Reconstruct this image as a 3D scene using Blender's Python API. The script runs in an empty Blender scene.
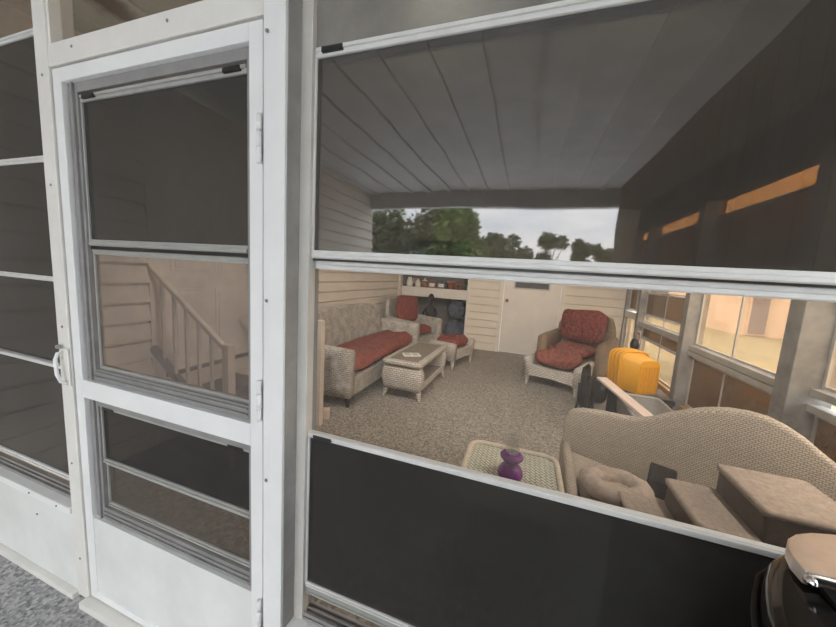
import bpy, bmesh, math, random
from mathutils import Vector, Matrix
random.seed(7)
C = bpy.context.scene.collection
SC = bpy.context.scene
PI = math.pi

# ------------------------------------------------------------------ materials
def nt(name):
    m = bpy.data.materials.new(name); m.use_nodes = True
    n = m.node_tree.nodes; n.clear()
    return m, n, m.node_tree.links
def node(n, t, **kw):
    x = n.new(t)
    for k, v in kw.items():
        if k.startswith('i_'):
            x.inputs[k[2:].replace('_', ' ')].default_value = v
        else:
            setattr(x, k, v)
    return x
def rgba(c): return (c[0], c[1], c[2], 1)
def mix(n, l, fac, a, b, blend='MIX'):
    x = n.new('ShaderNodeMix'); x.data_type = 'RGBA'; x.blend_type = blend
    for s, v in ((0, fac), (6, a), (7, b)):
        if hasattr(v, 'is_output'): l.new(v, x.inputs[s])
        else: x.inputs[s].default_value = v if s == 0 else rgba(v)
    return x.outputs[2]
def ramp(n, l, src, stops):
    r = n.new('ShaderNodeValToRGB'); e = r.color_ramp.elements
    while len(e) < len(stops): e.new(.5)
    for q, (p, c) in zip(e, stops): q.position = p; q.color = rgba(c) if len(c) == 3 else c
    l.new(src, r.inputs[0]); return r.outputs[0]
def solid(name, col, rough=.6, var=.12, scale=14, bump=0, bscale=200, metal=0, spec=.5, var2=None):
    """plain surface with a little procedural mottling"""
    m, n, l = nt(name)
    out = node(n, 'ShaderNodeOutputMaterial'); p = node(n, 'ShaderNodeBsdfPrincipled')
    tc = node(n, 'ShaderNodeTexCoord')
    ns = node(n, 'ShaderNodeTexNoise', i_Scale=scale, i_Detail=6.0, i_Roughness=.6)
    l.new(tc.outputs['Object'], ns.inputs['Vector'])
    b = var2 or tuple(c*(1-2*var) for c in col)
    col_o = ramp(n, l, ns.outputs[0], [(.3, b), (.68, tuple(min(1, c*(1+var*.4)) for c in col))])
    l.new(col_o, p.inputs['Base Color'])
    p.inputs['Roughness'].default_value = rough; p.inputs['Metallic'].default_value = metal
    p.inputs['Specular IOR Level'].default_value = spec
    if bump:
        n2 = node(n, 'ShaderNodeTexNoise', i_Scale=bscale, i_Detail=3.0)
        l.new(tc.outputs['Object'], n2.inputs['Vector'])
        bp = node(n, 'ShaderNodeBump', i_Strength=bump, i_Distance=.002)
        l.new(n2.outputs[0], bp.inputs['Height']); l.new(bp.outputs[0], p.inputs['Normal'])
    l.new(p.outputs[0], out.inputs[0]); return m
def wicker(name, c1, c2, gap, w=.016, h=.008, worn=None, rot=0):
    """woven strands: rows of short over-under strands with dark gaps, UV in metres"""
    m, n, l = nt(name)
    out = node(n, 'ShaderNodeOutputMaterial'); p = node(n, 'ShaderNodeBsdfPrincipled')
    tc = node(n, 'ShaderNodeTexCoord')
    br = node(n, 'ShaderNodeTexBrick', offset=.5, i_Scale=1.0, i_Mortar_Size=h*.16, i_Mortar_Smooth=.6, i_Brick_Width=w, i_Row_Height=h, i_Bias=0.0)
    br.inputs['Color1'].default_value = rgba(c1); br.inputs['Color2'].default_value = rgba(c2); br.inputs['Mortar'].default_value = rgba(gap)
    mp = node(n, 'ShaderNodeMapping'); mp.inputs['Rotation'].default_value = (0, 0, rot); l.new(tc.outputs['UV'], mp.inputs[0]); l.new(mp.outputs[0], br.inputs['Vector'])
    ns = node(n, 'ShaderNodeTexNoise', i_Scale=9.0, i_Detail=7.0, i_Roughness=.65)
    l.new(tc.outputs['Object'], ns.inputs['Vector'])
    fac = ramp(n, l, ns.outputs[0], [(.42, (0, 0, 0)), (.66, (1, 1, 1))])
    col = mix(n, l, fac, br.outputs[0], worn or tuple(a*.72 for a in c1)) if worn else br.outputs[0]
    if worn:
        col = mix(n, l, .55, br.outputs[0], col)
    l.new(col, p.inputs['Base Color']); p.inputs['Roughness'].default_value = .75
    bp = node(n, 'ShaderNodeBump', i_Strength=.7, i_Distance=.004); bp.invert = True
    l.new(br.outputs['Fac'], bp.inputs['Height']); l.new(bp.outputs[0], p.inputs['Normal'])
    l.new(p.outputs[0], out.inputs[0]); return m
def speckle(name, base, dark, light, scale, rough=.8, bump=.4, dist=.004, big=None):
    """pebbled concrete / pile floor"""
    m, n, l = nt(name)
    out = node(n, 'ShaderNodeOutputMaterial'); p = node(n, 'ShaderNodeBsdfPrincipled')
    tc = node(n, 'ShaderNodeTexCoord')
    v = node(n, 'ShaderNodeTexVoronoi', i_Scale=scale); l.new(tc.outputs['Object'], v.inputs['Vector'])
    a = node(n, 'ShaderNodeTexNoise', i_Scale=scale*.55, i_Detail=4.0, i_Roughness=.7); l.new(tc.outputs['Object'], a.inputs['Vector'])
    col = ramp(n, l, a.outputs[0], [(.33, dark), (.5, base), (.68, light)])
    sep = node(n, 'ShaderNodeSeparateColor'); l.new(v.outputs['Color'], sep.inputs[0])
    cell = ramp(n, l, sep.outputs[0], [(.1, dark), (.5, base), (.95, light)])
    col = mix(n, l, .55, col, cell)
    b = node(n, 'ShaderNodeTexNoise', i_Scale=1.6, i_Detail=5.0); l.new(tc.outputs['Object'], b.inputs['Vector'])
    col = mix(n, l, ramp(n, l, b.outputs[0], [(.4, (0, 0, 0)), (.75, (.35, .35, .35))]), col, tuple(c*.75 for c in base))
    l.new(col, p.inputs['Base Color']); p.inputs['Roughness'].default_value = rough
    bp = node(n, 'ShaderNodeBump', i_Strength=bump, i_Distance=dist)
    l.new(v.outputs['Distance'], bp.inputs['Height']); l.new(bp.outputs[0], p.inputs['Normal'])
    l.new(p.outputs[0], out.inputs[0]); return m
def pane(name, tint, dust, dustmix, rough=.02, ior=1.45, wavy=0.0, gloss=1.0, mesh=0):
    """vinyl or glass sheet: see-through tint, sharp reflection and a film of dust"""
    m, n, l = nt(name)
    out = node(n, 'ShaderNodeOutputMaterial')
    tr = node(n, 'ShaderNodeBsdfTransparent'); tr.inputs[0].default_value = rgba(tint)
    gl = node(n, 'ShaderNodeBsdfGlossy'); gl.inputs['Roughness'].default_value = rough; gl.inputs[0].default_value = (gloss, gloss, gloss, 1)
    df = node(n, 'ShaderNodeBsdfDiffuse'); df.inputs[0].default_value = rgba(dust)
    lw = node(n, 'ShaderNodeLayerWeight'); f0 = ((ior-1)/(ior+1))**2
    pw = node(n, 'ShaderNodeMath', operation='POWER'); l.new(lw.outputs['Facing'], pw.inputs[0]); pw.inputs[1].default_value = 5
    fr = node(n, 'ShaderNodeMath', operation='MULTIPLY_ADD'); l.new(pw.outputs[0], fr.inputs[0]); fr.inputs[1].default_value = (1-f0) if ior > 1.05 else 0; fr.inputs[2].default_value = f0
    tc = node(n, 'ShaderNodeTexCoord')
    m1 = node(n, 'ShaderNodeMixShader'); m2 = node(n, 'ShaderNodeMixShader')
    ns = node(n, 'ShaderNodeTexNoise', i_Scale=3.0, i_Detail=7.0, i_Roughness=.7); l.new(tc.outputs['Object'], ns.inputs['Vector'])
    f = ramp(n, l, ns.outputs[0], [(.3, (dustmix*.7,)*3), (.7, (min(1, dustmix*1.3),)*3)])
    if mesh:   # the weave of the insect mesh lying against the sheet
        w1 = node(n, 'ShaderNodeTexWave', wave_type='BANDS', bands_direction='X', i_Scale=mesh, i_Distortion=0.0)
        w2 = node(n, 'ShaderNodeTexWave', wave_type='BANDS', bands_direction='Z', i_Scale=mesh, i_Distortion=0.0)
        for w in (w1, w2): l.new(tc.outputs['Object'], w.inputs['Vector'])
        mm = node(n, 'ShaderNodeMath', operation='MULTIPLY'); l.new(w1.outputs['Fac'], mm.inputs[0]); l.new(w2.outputs['Fac'], mm.inputs[1])
        f = mix(n, l, .45, f, mm.outputs[0], 'MULTIPLY')
    l.new(f, m1.inputs[0]); l.new(tr.outputs[0], m1.inputs[1]); l.new(df.outputs[0], m1.inputs[2])
    l.new(fr.outputs[0], m2.inputs[0]); l.new(m1.outputs[0], m2.inputs[1]); l.new(gl.outputs[0], m2.inputs[2])
    if wavy:
        n2 = node(n, 'ShaderNodeTexNoise', i_Scale=7.0, i_Detail=1.0); l.new(tc.outputs['Object'], n2.inputs['Vector'])
        bp = node(n, 'ShaderNodeBump', i_Strength=wavy, i_Distance=.01); l.new(n2.outputs[0], bp.inputs['Height'])
        l.new(bp.outputs[0], gl.inputs['Normal'])
    l.new(m2.outputs[0], out.inputs[0]); return m
def glassy(name, col, rough=.03):
    m, n, l = nt(name)
    out = node(n, 'ShaderNodeOutputMaterial'); p = node(n, 'ShaderNodeBsdfPrincipled')
    p.inputs['Base Color'].default_value = rgba(col); p.inputs['Roughness'].default_value = rough
    p.inputs['Transmission Weight'].default_value = .85; p.inputs['IOR'].default_value = 1.4
    l.new(p.outputs[0], out.inputs[0]); return m
def ceiling_mat(name, col, stain, spots):
    m, n, l = nt(name)
    out = node(n, 'ShaderNodeOutputMaterial'); p = node(n, 'ShaderNodeBsdfPrincipled')
    tc = node(n, 'ShaderNodeTexCoord'); c = None
    ns = node(n, 'ShaderNodeTexNoise', i_Scale=7.0, i_Detail=5.0); l.new(tc.outputs['Object'], ns.inputs['Vector'])
    c = ramp(n, l, ns.outputs[0], [(.3, tuple(a*.88 for a in col)), (.7, col)])
    for (sx, sy, r) in spots:
        d = node(n, 'ShaderNodeVectorMath', operation='DISTANCE'); l.new(tc.outputs['Object'], d.inputs[0]); d.inputs[1].default_value = (sx, sy, 2.7)
        a = node(n, 'ShaderNodeMath', operation='MULTIPLY_ADD'); l.new(ns.outputs[0], a.inputs[0]); a.inputs[1].default_value = .35; l.new(d.outputs['Value'], a.inputs[2])
        f = ramp(n, l, a.outputs[0], [(r*.9+.1, (.9,)*3), (r+.16, (0, 0, 0))])
        c = mix(n, l, f, c, stain)
    l.new(c, p.inputs['Base Color']); p.inputs['Roughness'].default_value = .7
    l.new(p.outputs[0], out.inputs[0]); return m

M = {}
M['white'] = solid('white_aluminium', (.86, .87, .87), .38, .03, 5)
M['cream'] = solid('aged_white_aluminium', (.80, .79, .75), .45, .05, 5)
M['kick'] = solid('scuffed_white_panel', (.80, .82, .80), .5, .06, 3, .1, 60)
M['grey_track'] = solid('grey_aluminium_track', (.29, .285, .28), .45, .1, 12)
M['greyside'] = solid('grey_return', (.33, .325, .31), .6, .12, 10)
M['casing'] = solid('beige_casing', (.60, .585, .54), .55, .06, 8)
M['sash'] = solid('sash_aluminium', (.74, .74, .72), .35, .05, 20)
M['greysash'] = solid('grey_sash', (.40, .40, .38), .4, .08, 20)
M['black'] = solid('black_plastic', (.012, .012, .012), .4, .1)
M['tint'] = pane('smoked_vinyl', (.30, .295, .285), (.125, .123, .118), .5, .12, 1.4, .05, .8, 95)
M['tintR'] = pane('smoked_vinyl_glossy', (.42, .41, .385), (.13, .12, .11), .36, .025, 1.95, .05, 1.0, 95)
M['tintLow'] = pane('smoked_vinyl_low', (.25, .245, .235), (.115, .112, .108), .40, .06, 1.4, .05, .7, 95)
M['brown_tint'] = pane('brown_vinyl', (.42, .28, .14), (.22, .145, .07), .45, .12, 1.4)
M['amber'] = pane('amber_vinyl', (1.0, .66, .36), (.6, .4, .22), .04, .1, 1.4)
M['warm'] = pane('clear_warm_vinyl', (.98, .86, .72), (.5, .43, .34), .10, .1, 1.4)
M['screen'] = pane('insect_screen', (.93, .925, .92), (.23, .21, .19), .13, .5, 1.01)
M['screen_door'] = pane('insect_screen_door', (.80, .78, .77), (.30, .265, .245), .30, .5, 1.01)
M['smoke_light'] = pane('dusty_clear_vinyl', (.66, .64, .61), (.16, .145, .13), .30, .1, 1.35)
M['screen_dense'] = pane('insect_screen_dense', (.62, .62, .61), (.34, .325, .30), .62, .5, 1.01)
M['siding'] = solid('cream_siding', (.72, .66, .58), .55, .05, 3)
M['siding_far'] = solid('cream_siding_far', (.70, .63, .53), .55, .05, 3)
M['doorwhite'] = solid('painted_door', (.74, .69, .63), .45, .04, 3)
M['timber'] = solid('weathered_timber', (.31, .295, .27), .8, .2, 10)
M['rawwood'] = solid('raw_wood', (.62, .36, .13), .7, .15, 8)
M['frame_in'] = solid('grey_white_frame', (.50, .48, .44), .5, .1, 10)
M['floor'] = speckle('pebbled_floor', (.27, .245, .21), (.11, .10, .088), (.52, .48, .42), 70)
M['patio'] = speckle('speckled_concrete', (.36, .36, .365), (.13, .13, .14), (.66, .66, .67), 95, .85, .5)
M['ceil'] = ceiling_mat('ceiling_panels', (.56, .57, .51), (.12, .075, .04), [(-2.16, .48, .17)])
M['soffit'] = solid('patio_soffit', (.68, .675, .66), .6, .08, 4)
M['bounce_grey'] = solid('bounce_slab_grey', (.44, .45, .46), .9, .1, 2)
M['grass'] = speckle('lawn_grass', (.155, .138, .082), (.10, .098, .05), (.22, .19, .12), 9, .9, .2, .02)
M['neigh'] = solid('pink_stucco', (.43, .335, .265), .8, .08, 1.2)
M['neigh2'] = solid('tan_brick', (.17, .145, .15), .85, .1, 2)
M['roof'] = solid('roof_shingle', (.30, .24, .21), .9, .2, 6)
M['darkglass'] = solid('dark_pane', (.035, .033, .03), .35, .2, 3)
M['trunk'] = solid('bark', (.17, .12, .08), .9, .25, 9)
M['leaf'] = solid('leaf_green', (.11, .19, .035), .6, .4, 1.2, var2=(.03, .06, .012))
M['leaf2'] = solid('leaf_dark', (.055, .09, .03), .6, .4, 1.2, var2=(.015, .03, .012))
M['palm'] = solid('palm_leaf', (.12, .15, .05), .6, .3, 2)
M['brownwall'] = solid('brown_boards', (.085, .06, .042), .8, .25, 6)
M['wick_grey'] = wicker('grey_wicker', (.50, .46, .41), (.40, .37, .33), (.10, .09, .08), .046, .020, (.66, .64, .60))
M['wick_tan'] = wicker('tan_wicker', (.36, .255, .16), (.27, .19, .12), (.06, .04, .025), .042, .018)
M['wick_white'] = wicker('whitewashed_wicker', (.66, .62, .56), (.56, .52, .47), (.13, .11, .09), .050, .022, (.34, .30, .26))
M['wick_cream'] = wicker('cream_wicker', (.69, .61, .51), (.60, .53, .44), (.26, .21, .165), .0175, .0095)
M['wick_dia'] = wicker('pale_open_weave', (.70, .72, .63), (.60, .62, .53), (.20, .20, .14), .036, .018, rot=.785)
M['rattan'] = solid('cream_rattan', (.70, .62, .52), .55, .1, 30)
M['table_in'] = wicker('grey_brown_weave', (.31, .265, .215), (.24, .205, .17), (.11, .09, .075), .018, .009)
M['legbrown'] = solid('dark_leg', (.05, .035, .028), .5, .1)
M['red'] = solid('red_cotton', (.255, .055, .040), .9, .32, 24, .4, 90)
M['redseat'] = solid('red_orange_cotton', (.27, .062, .042), .9, .30, 18, .4, 90)
M['redpat'] = solid('maroon_print', (.24, .052, .042), .9, .42, 30, .4, 90)
M['red_dust'] = solid('dusty_red_cotton', (.29, .082, .058), .9, .36, 26, .4, 90)
M['plush'] = solid('beige_plush', (.55, .455, .385), .95, .16, 35, 1.0, 130)
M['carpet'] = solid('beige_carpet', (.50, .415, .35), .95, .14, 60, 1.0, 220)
M['carpet_shade'] = solid('beige_carpet_shaded', (.15, .12, .093), .95, .16, 60, 1.0, 220)  # same carpet, with the shade on its upright faces put into the colour
M['dkbrown'] = solid('dark_brown_leather', (.02, .014, .011), .6, .2, 30, spec=.25)
M['purple'] = solid('purple_glass', (.17, .022, .21), .12, .12, 8)
M['purple_s'] = solid('purple_ceramic_glass', (.16, .025, .21), .15, .2, 12)
M['clear'] = pane('clear_glass', (.95, .95, .94), (.75, .75, .72), .11, .02, 1.7)
M['yellow'] = solid('yellow_plastic', (.76, .37, .012), .4, .06, 4)
M['totegrey'] = pane('grey_translucent_plastic', (.45, .44, .42), (.36, .35, .33), .72, .2, 1.3)
M['totelip'] = solid('grey_plastic_rim', (.45, .44, .42), .4, .06)
M['pinkboard'] = solid('pale_pink_board', (.72, .60, .54), .6, .06, 8)
M['paper'] = solid('white_paper', (.85, .83, .78), .7, .03)
M['signred'] = solid('faded_red_print', (.58, .17, .08), .7, .15, 30)
M['darkmetal'] = solid('black_metal', (.012, .011, .011), .6, .2, 20, spec=.25)
M['steel'] = solid('stainless', (.95, .87, .83), .33, .05, 40, metal=1.0)
M['darksteel'] = solid('dark_steel', (.16, .15, .15), .28, .1, 30, metal=1.0)
M['chrome'] = solid('chrome', (.9, .9, .9), .06, .02, metal=1.0)
M['grillblack'] = solid('gloss_black_enamel', (.012, .011, .011), .12, .1)
M['stairwood'] = solid('brown_tread', (.085, .058, .046), .75, .2, 10)
M['stairpaint'] = solid('painted_wood', (.66, .60, .52), .55, .06, 8)
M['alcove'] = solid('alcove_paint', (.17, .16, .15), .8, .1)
M['denim'] = solid('blue_grey_cloth', (.10, .12, .16), .9, .3, 20)
M['cer_white'] = solid('white_ceramic', (.78, .75, .68), .3, .06)
M['cer_brown'] = solid('brown_ceramic', (.22, .11, .06), .35, .2, 20)
M['terra'] = solid('terracotta', (.40, .15, .075), .8, .15)
M['greenpot'] = solid('green_glaze', (.10, .16, .06), .35, .2)
M['brass'] = solid('brass', (.55, .40, .18), .35, .1, metal=.8)

# ------------------------------------------------------------------ mesh helpers
def fin(bm, uv=True):
    bmesh.ops.recalc_face_normals(bm, faces=bm.faces[:])
    if uv:
        L = bm.loops.layers.uv.verify()
        for f in bm.faces:
            n = f.normal; ax = max(range(3), key=lambda i: abs(n[i]))
            for lp in f.loops:
                c = lp.vert.co
                lp[L].uv = ((c.y, c.z), (c.x, c.z), (c.x, c.y))[ax]
def obj(name, bm, mat, parent=None, smooth=False, bevel=0, subsurf=0, seg=2):
    fin(bm)
    me = bpy.data.meshes.new(name); bm.to_mesh(me); bm.free()
    mats = mat if isinstance(mat, (list, tuple)) else [mat]
    for k in mats: me.materials.append(M[k])
    if smooth:
        for p in me.polygons: p.use_smooth = True
    o = bpy.data.objects.new(name, me); C.objects.link(o)
    if parent: o.parent = parent
    if bevel:
        b = o.modifiers.new('b', 'BEVEL'); b.width = bevel; b.segments = seg; b.limit_method = 'ANGLE'; b.angle_limit = .7
    if subsurf:
        s = o.modifiers.new('s', 'SUBSURF'); s.levels = subsurf; s.render_levels = subsurf
    return o
def tag(o, label, cat, group=None, kind=None):
    if label: o['label'] = label
    if cat: o['category'] = cat
    if group: o['group'] = group
    if kind: o['kind'] = kind
    return o
def thing(name, label, cat, loc=(0, 0, 0), rz=0, group=None, kind=None):
    o = bpy.data.objects.new(name, None); C.objects.link(o)
    o.location = loc; o.rotation_euler = (0, 0, rz); o.empty_display_size = .1
    return tag(o, label, cat, group, kind)
def B(): return bmesh.new()
def box(bm, x0, x1, y0, y1, z0, z1, mi=0):
    v = [bm.verts.new((x, y, z)) for z in (z0, z1) for y in (y0, y1) for x in (x0, x1)]
    for q in ((0, 2, 3, 1), (4, 5, 7, 6), (0, 1, 5, 4), (2, 6, 7, 3), (0, 4, 6, 2), (1, 3, 7, 5)):
        bm.faces.new([v[i] for i in q]).material_index = mi
    return bm
def bx(*a): return box(B(), *a)
def loft(bm, rings, closed=True, cap=True, mi=0):
    R = [[bm.verts.new(p) for p in r] for r in rings]; n = len(R[0])
    for a, b in zip(R, R[1:]):
        for i in range(n if closed else n-1):
            j = (i+1) % n
            try: bm.faces.new((a[i], a[j], b[j], b[i])).material_index = mi
            except ValueError: pass
    if cap and closed:
        for r in (R[0], R[-1]):
            try: bm.faces.new(r).material_index = mi
            except ValueError: pass
    return bm
def lathe(bm, prof, n=20, c=(0, 0, 0), mi=0):
    return loft(bm, [[(c[0]+r*math.cos(2*PI*i/n), c[1]+r*math.sin(2*PI*i/n), c[2]+z) for i in range(n)] for r, z in prof], mi=mi)
def tube(bm, pts, r, n=8, closed=False, mi=0):
    pts = [Vector(p) for p in pts]; rings = []; N = len(pts)
    up = None
    for i, p in enumerate(pts):
        if closed: d = pts[(i+1) % N]-pts[i-1]
        else: d = pts[min(i+1, N-1)]-pts[max(i-1, 0)]
        d.normalize()
        if up is None: up = Vector((0, 0, 1)) if abs(d.z) < .9 else Vector((1, 0, 0))
        a = (up-d*up.dot(d)).normalized(); up = a; b = d.cross(a)
        rr = r[i] if isinstance(r, (list, tuple)) else r
        rings.append([p+a*rr*math.cos(2*PI*k/n)+b*rr*math.sin(2*PI*k/n) for k in range(n)])
    if closed: rings.append(rings[0])
    if closed:
        R = [[bm.verts.new(p) for p in q] for q in rings[:-1]]
        for i in range(N):
            a, b = R[i], R[(i+1) % N]
            for k in range(n): bm.faces.new((a[k], a[(k+1) % n], b[(k+1) % n], b[k])).material_index = mi
        return bm
    return loft(bm, rings, mi=mi)
def prism(bm, pts2, axis, a, b, mi=0):
    """outline in the plane across axis, pushed from a to b"""
    def P(u, v, w): return ((w, u, v), (u, w, v), (u, v, w))[axis]
    return loft(bm, [[P(u, v, a) for u, v in pts2], [P(u, v, b) for u, v in pts2]], mi=mi)
def bar(bm, p0, p1, w, h, up=(0, 0, 1), mi=0):
    p0, p1 = Vector(p0), Vector(p1); d = (p1-p0).normalized(); u = Vector(up)
    s = d.cross(u).normalized(); u = s.cross(d)
    def ring(p): return [p+s*w/2*a+u*h/2*b for a, b in ((-1, -1), (1, -1), (1, 1), (-1, 1))]
    return loft(bm, [ring(p0), ring(p1)], mi=mi)
def rrect(x0, x1, y0, y1, r, n=5):
    out = []
    for cx, cy, a0 in ((x1-r, y1-r, 0), (x0+r, y1-r, 90), (x0+r, y0+r, 180), (x1-r, y0+r, 270)):
        for k in range(n+1):
            a = math.radians(a0+90*k/n); out.append((cx+r*math.cos(a), cy+r*math.sin(a)))
    return out
def shellwall(bm, path, tops, bots, t, lean=None, n=7, mi=0):
    """a thick wall along a plan path with a rounded top edge (wicker backs and arms)"""
    P = [Vector((p[0], p[1])) for p in path]; rings = []; N = len(P)
    for i, p in enumerate(P):
        d = (P[min(i+1, N-1)]-P[max(i-1, 0)]).normalized(); nn = Vector((-d.y, d.x))
        zt, zb = tops[i], bots[i]; r = t/2
        sec = [(-r, zb)]+[(-r, zb+(zt-r-zb)*k/4) for k in (1, 2, 3)]
        sec += [(-r*math.cos(PI*k/n), zt-r+r*math.sin(PI*k/n)) for k in range(n+1)]
        sec += [(r, zb+(zt-r-zb)*k/4) for k in (3, 2, 1)]+[(r, zb)]
        L = lean[i] if lean else (0, 0)
        rings.append([(p.x+nn.x*s+L[0]*(z-zb), p.y+nn.y*s+L[1]*(z-zb), z) for s, z in sec])
    return loft(bm, rings, mi=mi)
def cushion(bm, w, d, h, seed=0, e=.45, wr=.012, nu=28, nv=14):
    """a plump pillow with soft creases, centred, lying flat"""
    rnd = random.Random(seed); ph = [rnd.uniform(0, 6) for _ in range(8)]
    def sp(v, q): return math.copysign(abs(v)**q, v)
    rings = []
    for j in range(nv+1):
        t = -PI/2+PI*j/nv; ct, st = math.cos(t), math.sin(t); ring = []
        for i in range(nu):
            a = 2*PI*i/nu
            x = sp(math.cos(a), e)*sp(max(ct, 1e-4), .62); y = sp(math.sin(a), e)*sp(max(ct, 1e-4), .62); z = sp(st, .9)
            k = wr*(math.sin(7*x+ph[0]+3*y)+math.sin(9*y+ph[1]-4*x)+.7*math.sin(14*x*y+ph[2]))
            zz = z*h/2*(1-.25*(abs(x)**3*abs(y)**3))+k*(1 if st > -.3 else .2)
            ring.append((x*w/2+k*.4*x, y*d/2+k*.4*y, zz))
        rings.append(ring)
    return loft(bm, rings)
def xf(bm, mat):
    bmesh.ops.transform(bm, matrix=mat, verts=bm.verts[:]); return bm
def T(x, y, z): return Matrix.Translation((x, y, z))
def RX(a): return Matrix.Rotation(a, 4, 'X')
def RY(a): return Matrix.Rotation(a, 4, 'Y')
def RZ(a): return Matrix.Rotation(a, 4, 'Z')
def struct(name, bm, mat, label=None, cat='structure', parent=None, **k):
    o = obj(name, bm, mat, parent, **k)
    if not parent: tag(o, label, cat, kind='structure')
    return o
def dup(root, loc, rz, label=None, group=None):
    r = root.copy(); C.objects.link(r); r.location = loc; r.rotation_euler = (0, 0, rz)
    if label: r['label'] = label
    if group: r['group'] = group
    for ch in list(root.children):
        c = ch.copy(); C.objects.link(c); c.parent = r
        for g in list(ch.children):
            q = g.copy(); C.objects.link(q); q.parent = c
    return r

# ------------------------------------------------------------------ the shell of the place
XH, XR, YF, ZC = -2.6, 1.65, 5.65, 2.7     # house wall, outer glazed wall, far wall, ceiling
struct('floor', bx(XH-.1, XR+.12, .0, YF+1.0, -.12, 0), 'floor', 'grey beige pebbled floor of the screened porch', 'floor')
struct('floor_patio', bx(XH-.1, 2.6, -4.4, -.0, -.14, -.012), 'patio', 'grey speckled concrete floor outside the screen door', 'floor')
# porch ceiling with batten seams
bm = bx(XH-.1, XR+.5, .04, YF+1.0, ZC, ZC+.12)
for i in range(11): box(bm, -2.44+.4*i-.015, -2.44+.4*i+.015, .05, YF, ZC-.008, ZC)
struct('ceiling', bm, 'ceil', 'beige porch ceiling panels with batten seams and a brown water stain', 'ceiling')
bm = bx(XH-.1, 2.4, -4.3, .04, ZC, ZC+.12)
for i in range(17): box(bm, -2.5+.3*i, -2.5+.3*i+.05, -4.2, -.02, ZC-.025, ZC)
struct('ceiling_patio', bm, 'soffit', 'ribbed pan roof over the outside patio', 'ceiling')
struct('trim_1', bx(XH, 2.35, -4.25, -4.13, 2.46, ZC), 'soffit', 'eave beam at the open edge of the patio roof', 'beam')

def siding(bm, u0, u1, z0, z1, at, step, horiz_y=True, out=1, t=.03):
    """lapped boards: each course leans out at its foot"""
    z = z0
    while z < z1-1e-4:
        e = min(z+step, z1)
        sec = [(-.012, z), (t, z), (t, z+.008), (t*.3, e-.02), (-.012, e-.02), (-.012, e)]
        pts = [(at+out*a, b) for a, b in sec]
        if horiz_y: loft(bm, [[(a, u0, b) for a, b in pts], [(a, u1, b) for a, b in pts]])
        else: loft(bm, [[(u0, a, b) for a, b in pts], [(u1, a, b) for a, b in pts]])
        z = e
DY0, DY1, DZ0, DZ1 = .96, 1.80, .53, 2.56    # house door opening
bm = B()
siding(bm, -4.2, DY0-.09, 0, ZC, XH, .138); siding(bm, DY1+.09, YF, 0, ZC, XH, .138)
siding(bm, DY0-.09, DY1+.09, 0, DZ0-.14, XH, .138)
box(bm, XH-.12, XH, -4.2, DY0-.09, 0, ZC); box(bm, XH-.12, XH, DY1+.09, YF, 0, ZC); box(bm, XH-.12, XH, DY0-.09, DY1+.09, 0, DZ0-.02)
struct('wall_house', bm, 'siding', 'cream lapped siding of the house wall behind the long wicker sofa', 'wall')
# house door
dh = thing('door_1', 'white panelled house door at the top of the short steps', 'door', (XH, 0, 0), 0, kind='structure')
bm = bx(-.05, -.01, DY0, DY1, DZ0, DZ1)
w = DY1-DY0
for (a, b) in ((.1, .46), (.54, .9)):
    for z0, z1 in ((.1, .66), (.8, 1.52), (1.62, 1.92)):
        y0, y1 = DY0+a*w, DY0+b*w
        box(bm, -.012, -.004, y0, y1, DZ0+z0, DZ0+z1)
        box(bm, -.006, .004, y0+.03, y1-.03, DZ0+z0+.03, DZ0+z1-.03)
obj('door_leaf', bm, 'doorwhite', dh, bevel=.003)
bm = B()
box(bm, -.06, .03, DY0-.09, DY0, DZ0-.02, DZ1+.09); box(bm, -.06, .03, DY1, DY1+.09, DZ0-.02, DZ1+.09); box(bm, -.06, .03, DY0, DY1, DZ1, DZ1+.09)
obj('door_casing', bm, 'doorwhite', dh, bevel=.004)
obj('threshold', bx(-.05, .035, DY0, DY1, DZ0-.02, DZ0-.002), 'stairwood', dh)
obj('skirt_board', bx(-.0, .022, DY0-.09, DY1+.09, DZ0-.14, DZ0-.02), 'stairpaint', dh)
bm = B(); lathe(bm, [(.0, 0), (.012, 0), (.012, .03), (.028, .04), (.03, .055), (.018, .07), (0, .07)], 14)
obj('door_knob', xf(bm, T(-.008, DY1-.07, DZ0+.95) @ RY(PI/2)), 'brass', dh, True)

# far wall: siding either side of a flush door, and an open alcove by the house corner
AX0, AX1 = -2.53, -1.10; FX0, FX1 = -.40, .60
bm = B()
siding(bm, AX1+.02, FX0-.07, 0, ZC, YF, .15, False, -1); siding(bm, FX1+.07, XR, 0, ZC, YF, .15, False, -1)
siding(bm, FX0-.07, FX1+.07, 2.1, ZC, YF, .15, False, -1); siding(bm, AX0, AX1+.02, 2.1, ZC, YF, .15, False, -1)
siding(bm, XH+.02, AX0, 0, ZC, YF, .15, False, -1)
box(bm, AX1, FX0-.07, YF, YF+.1, 0, ZC); box(bm, FX1+.07, XR+.1, YF, YF+.1, 0, ZC)
box(bm, FX0-.07, FX1+.07, YF, YF+.1, 2.1, ZC); box(bm, AX0, AX1, YF, YF+.1, 2.1, ZC); box(bm, XH-.1, AX0, YF, YF+.1, 0, ZC)
struct('wall_far', bm, 'siding_far', 'cream lapped siding on the far end wall around the flush door', 'wall')
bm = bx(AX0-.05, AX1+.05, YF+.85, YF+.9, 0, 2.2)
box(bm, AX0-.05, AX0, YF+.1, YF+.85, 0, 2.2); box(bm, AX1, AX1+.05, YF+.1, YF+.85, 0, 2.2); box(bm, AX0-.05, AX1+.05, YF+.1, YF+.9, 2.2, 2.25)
struct('wall_alcove', bm, 'alcove', 'dim grey walls inside the alcove behind the armchair', 'wall')
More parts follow.
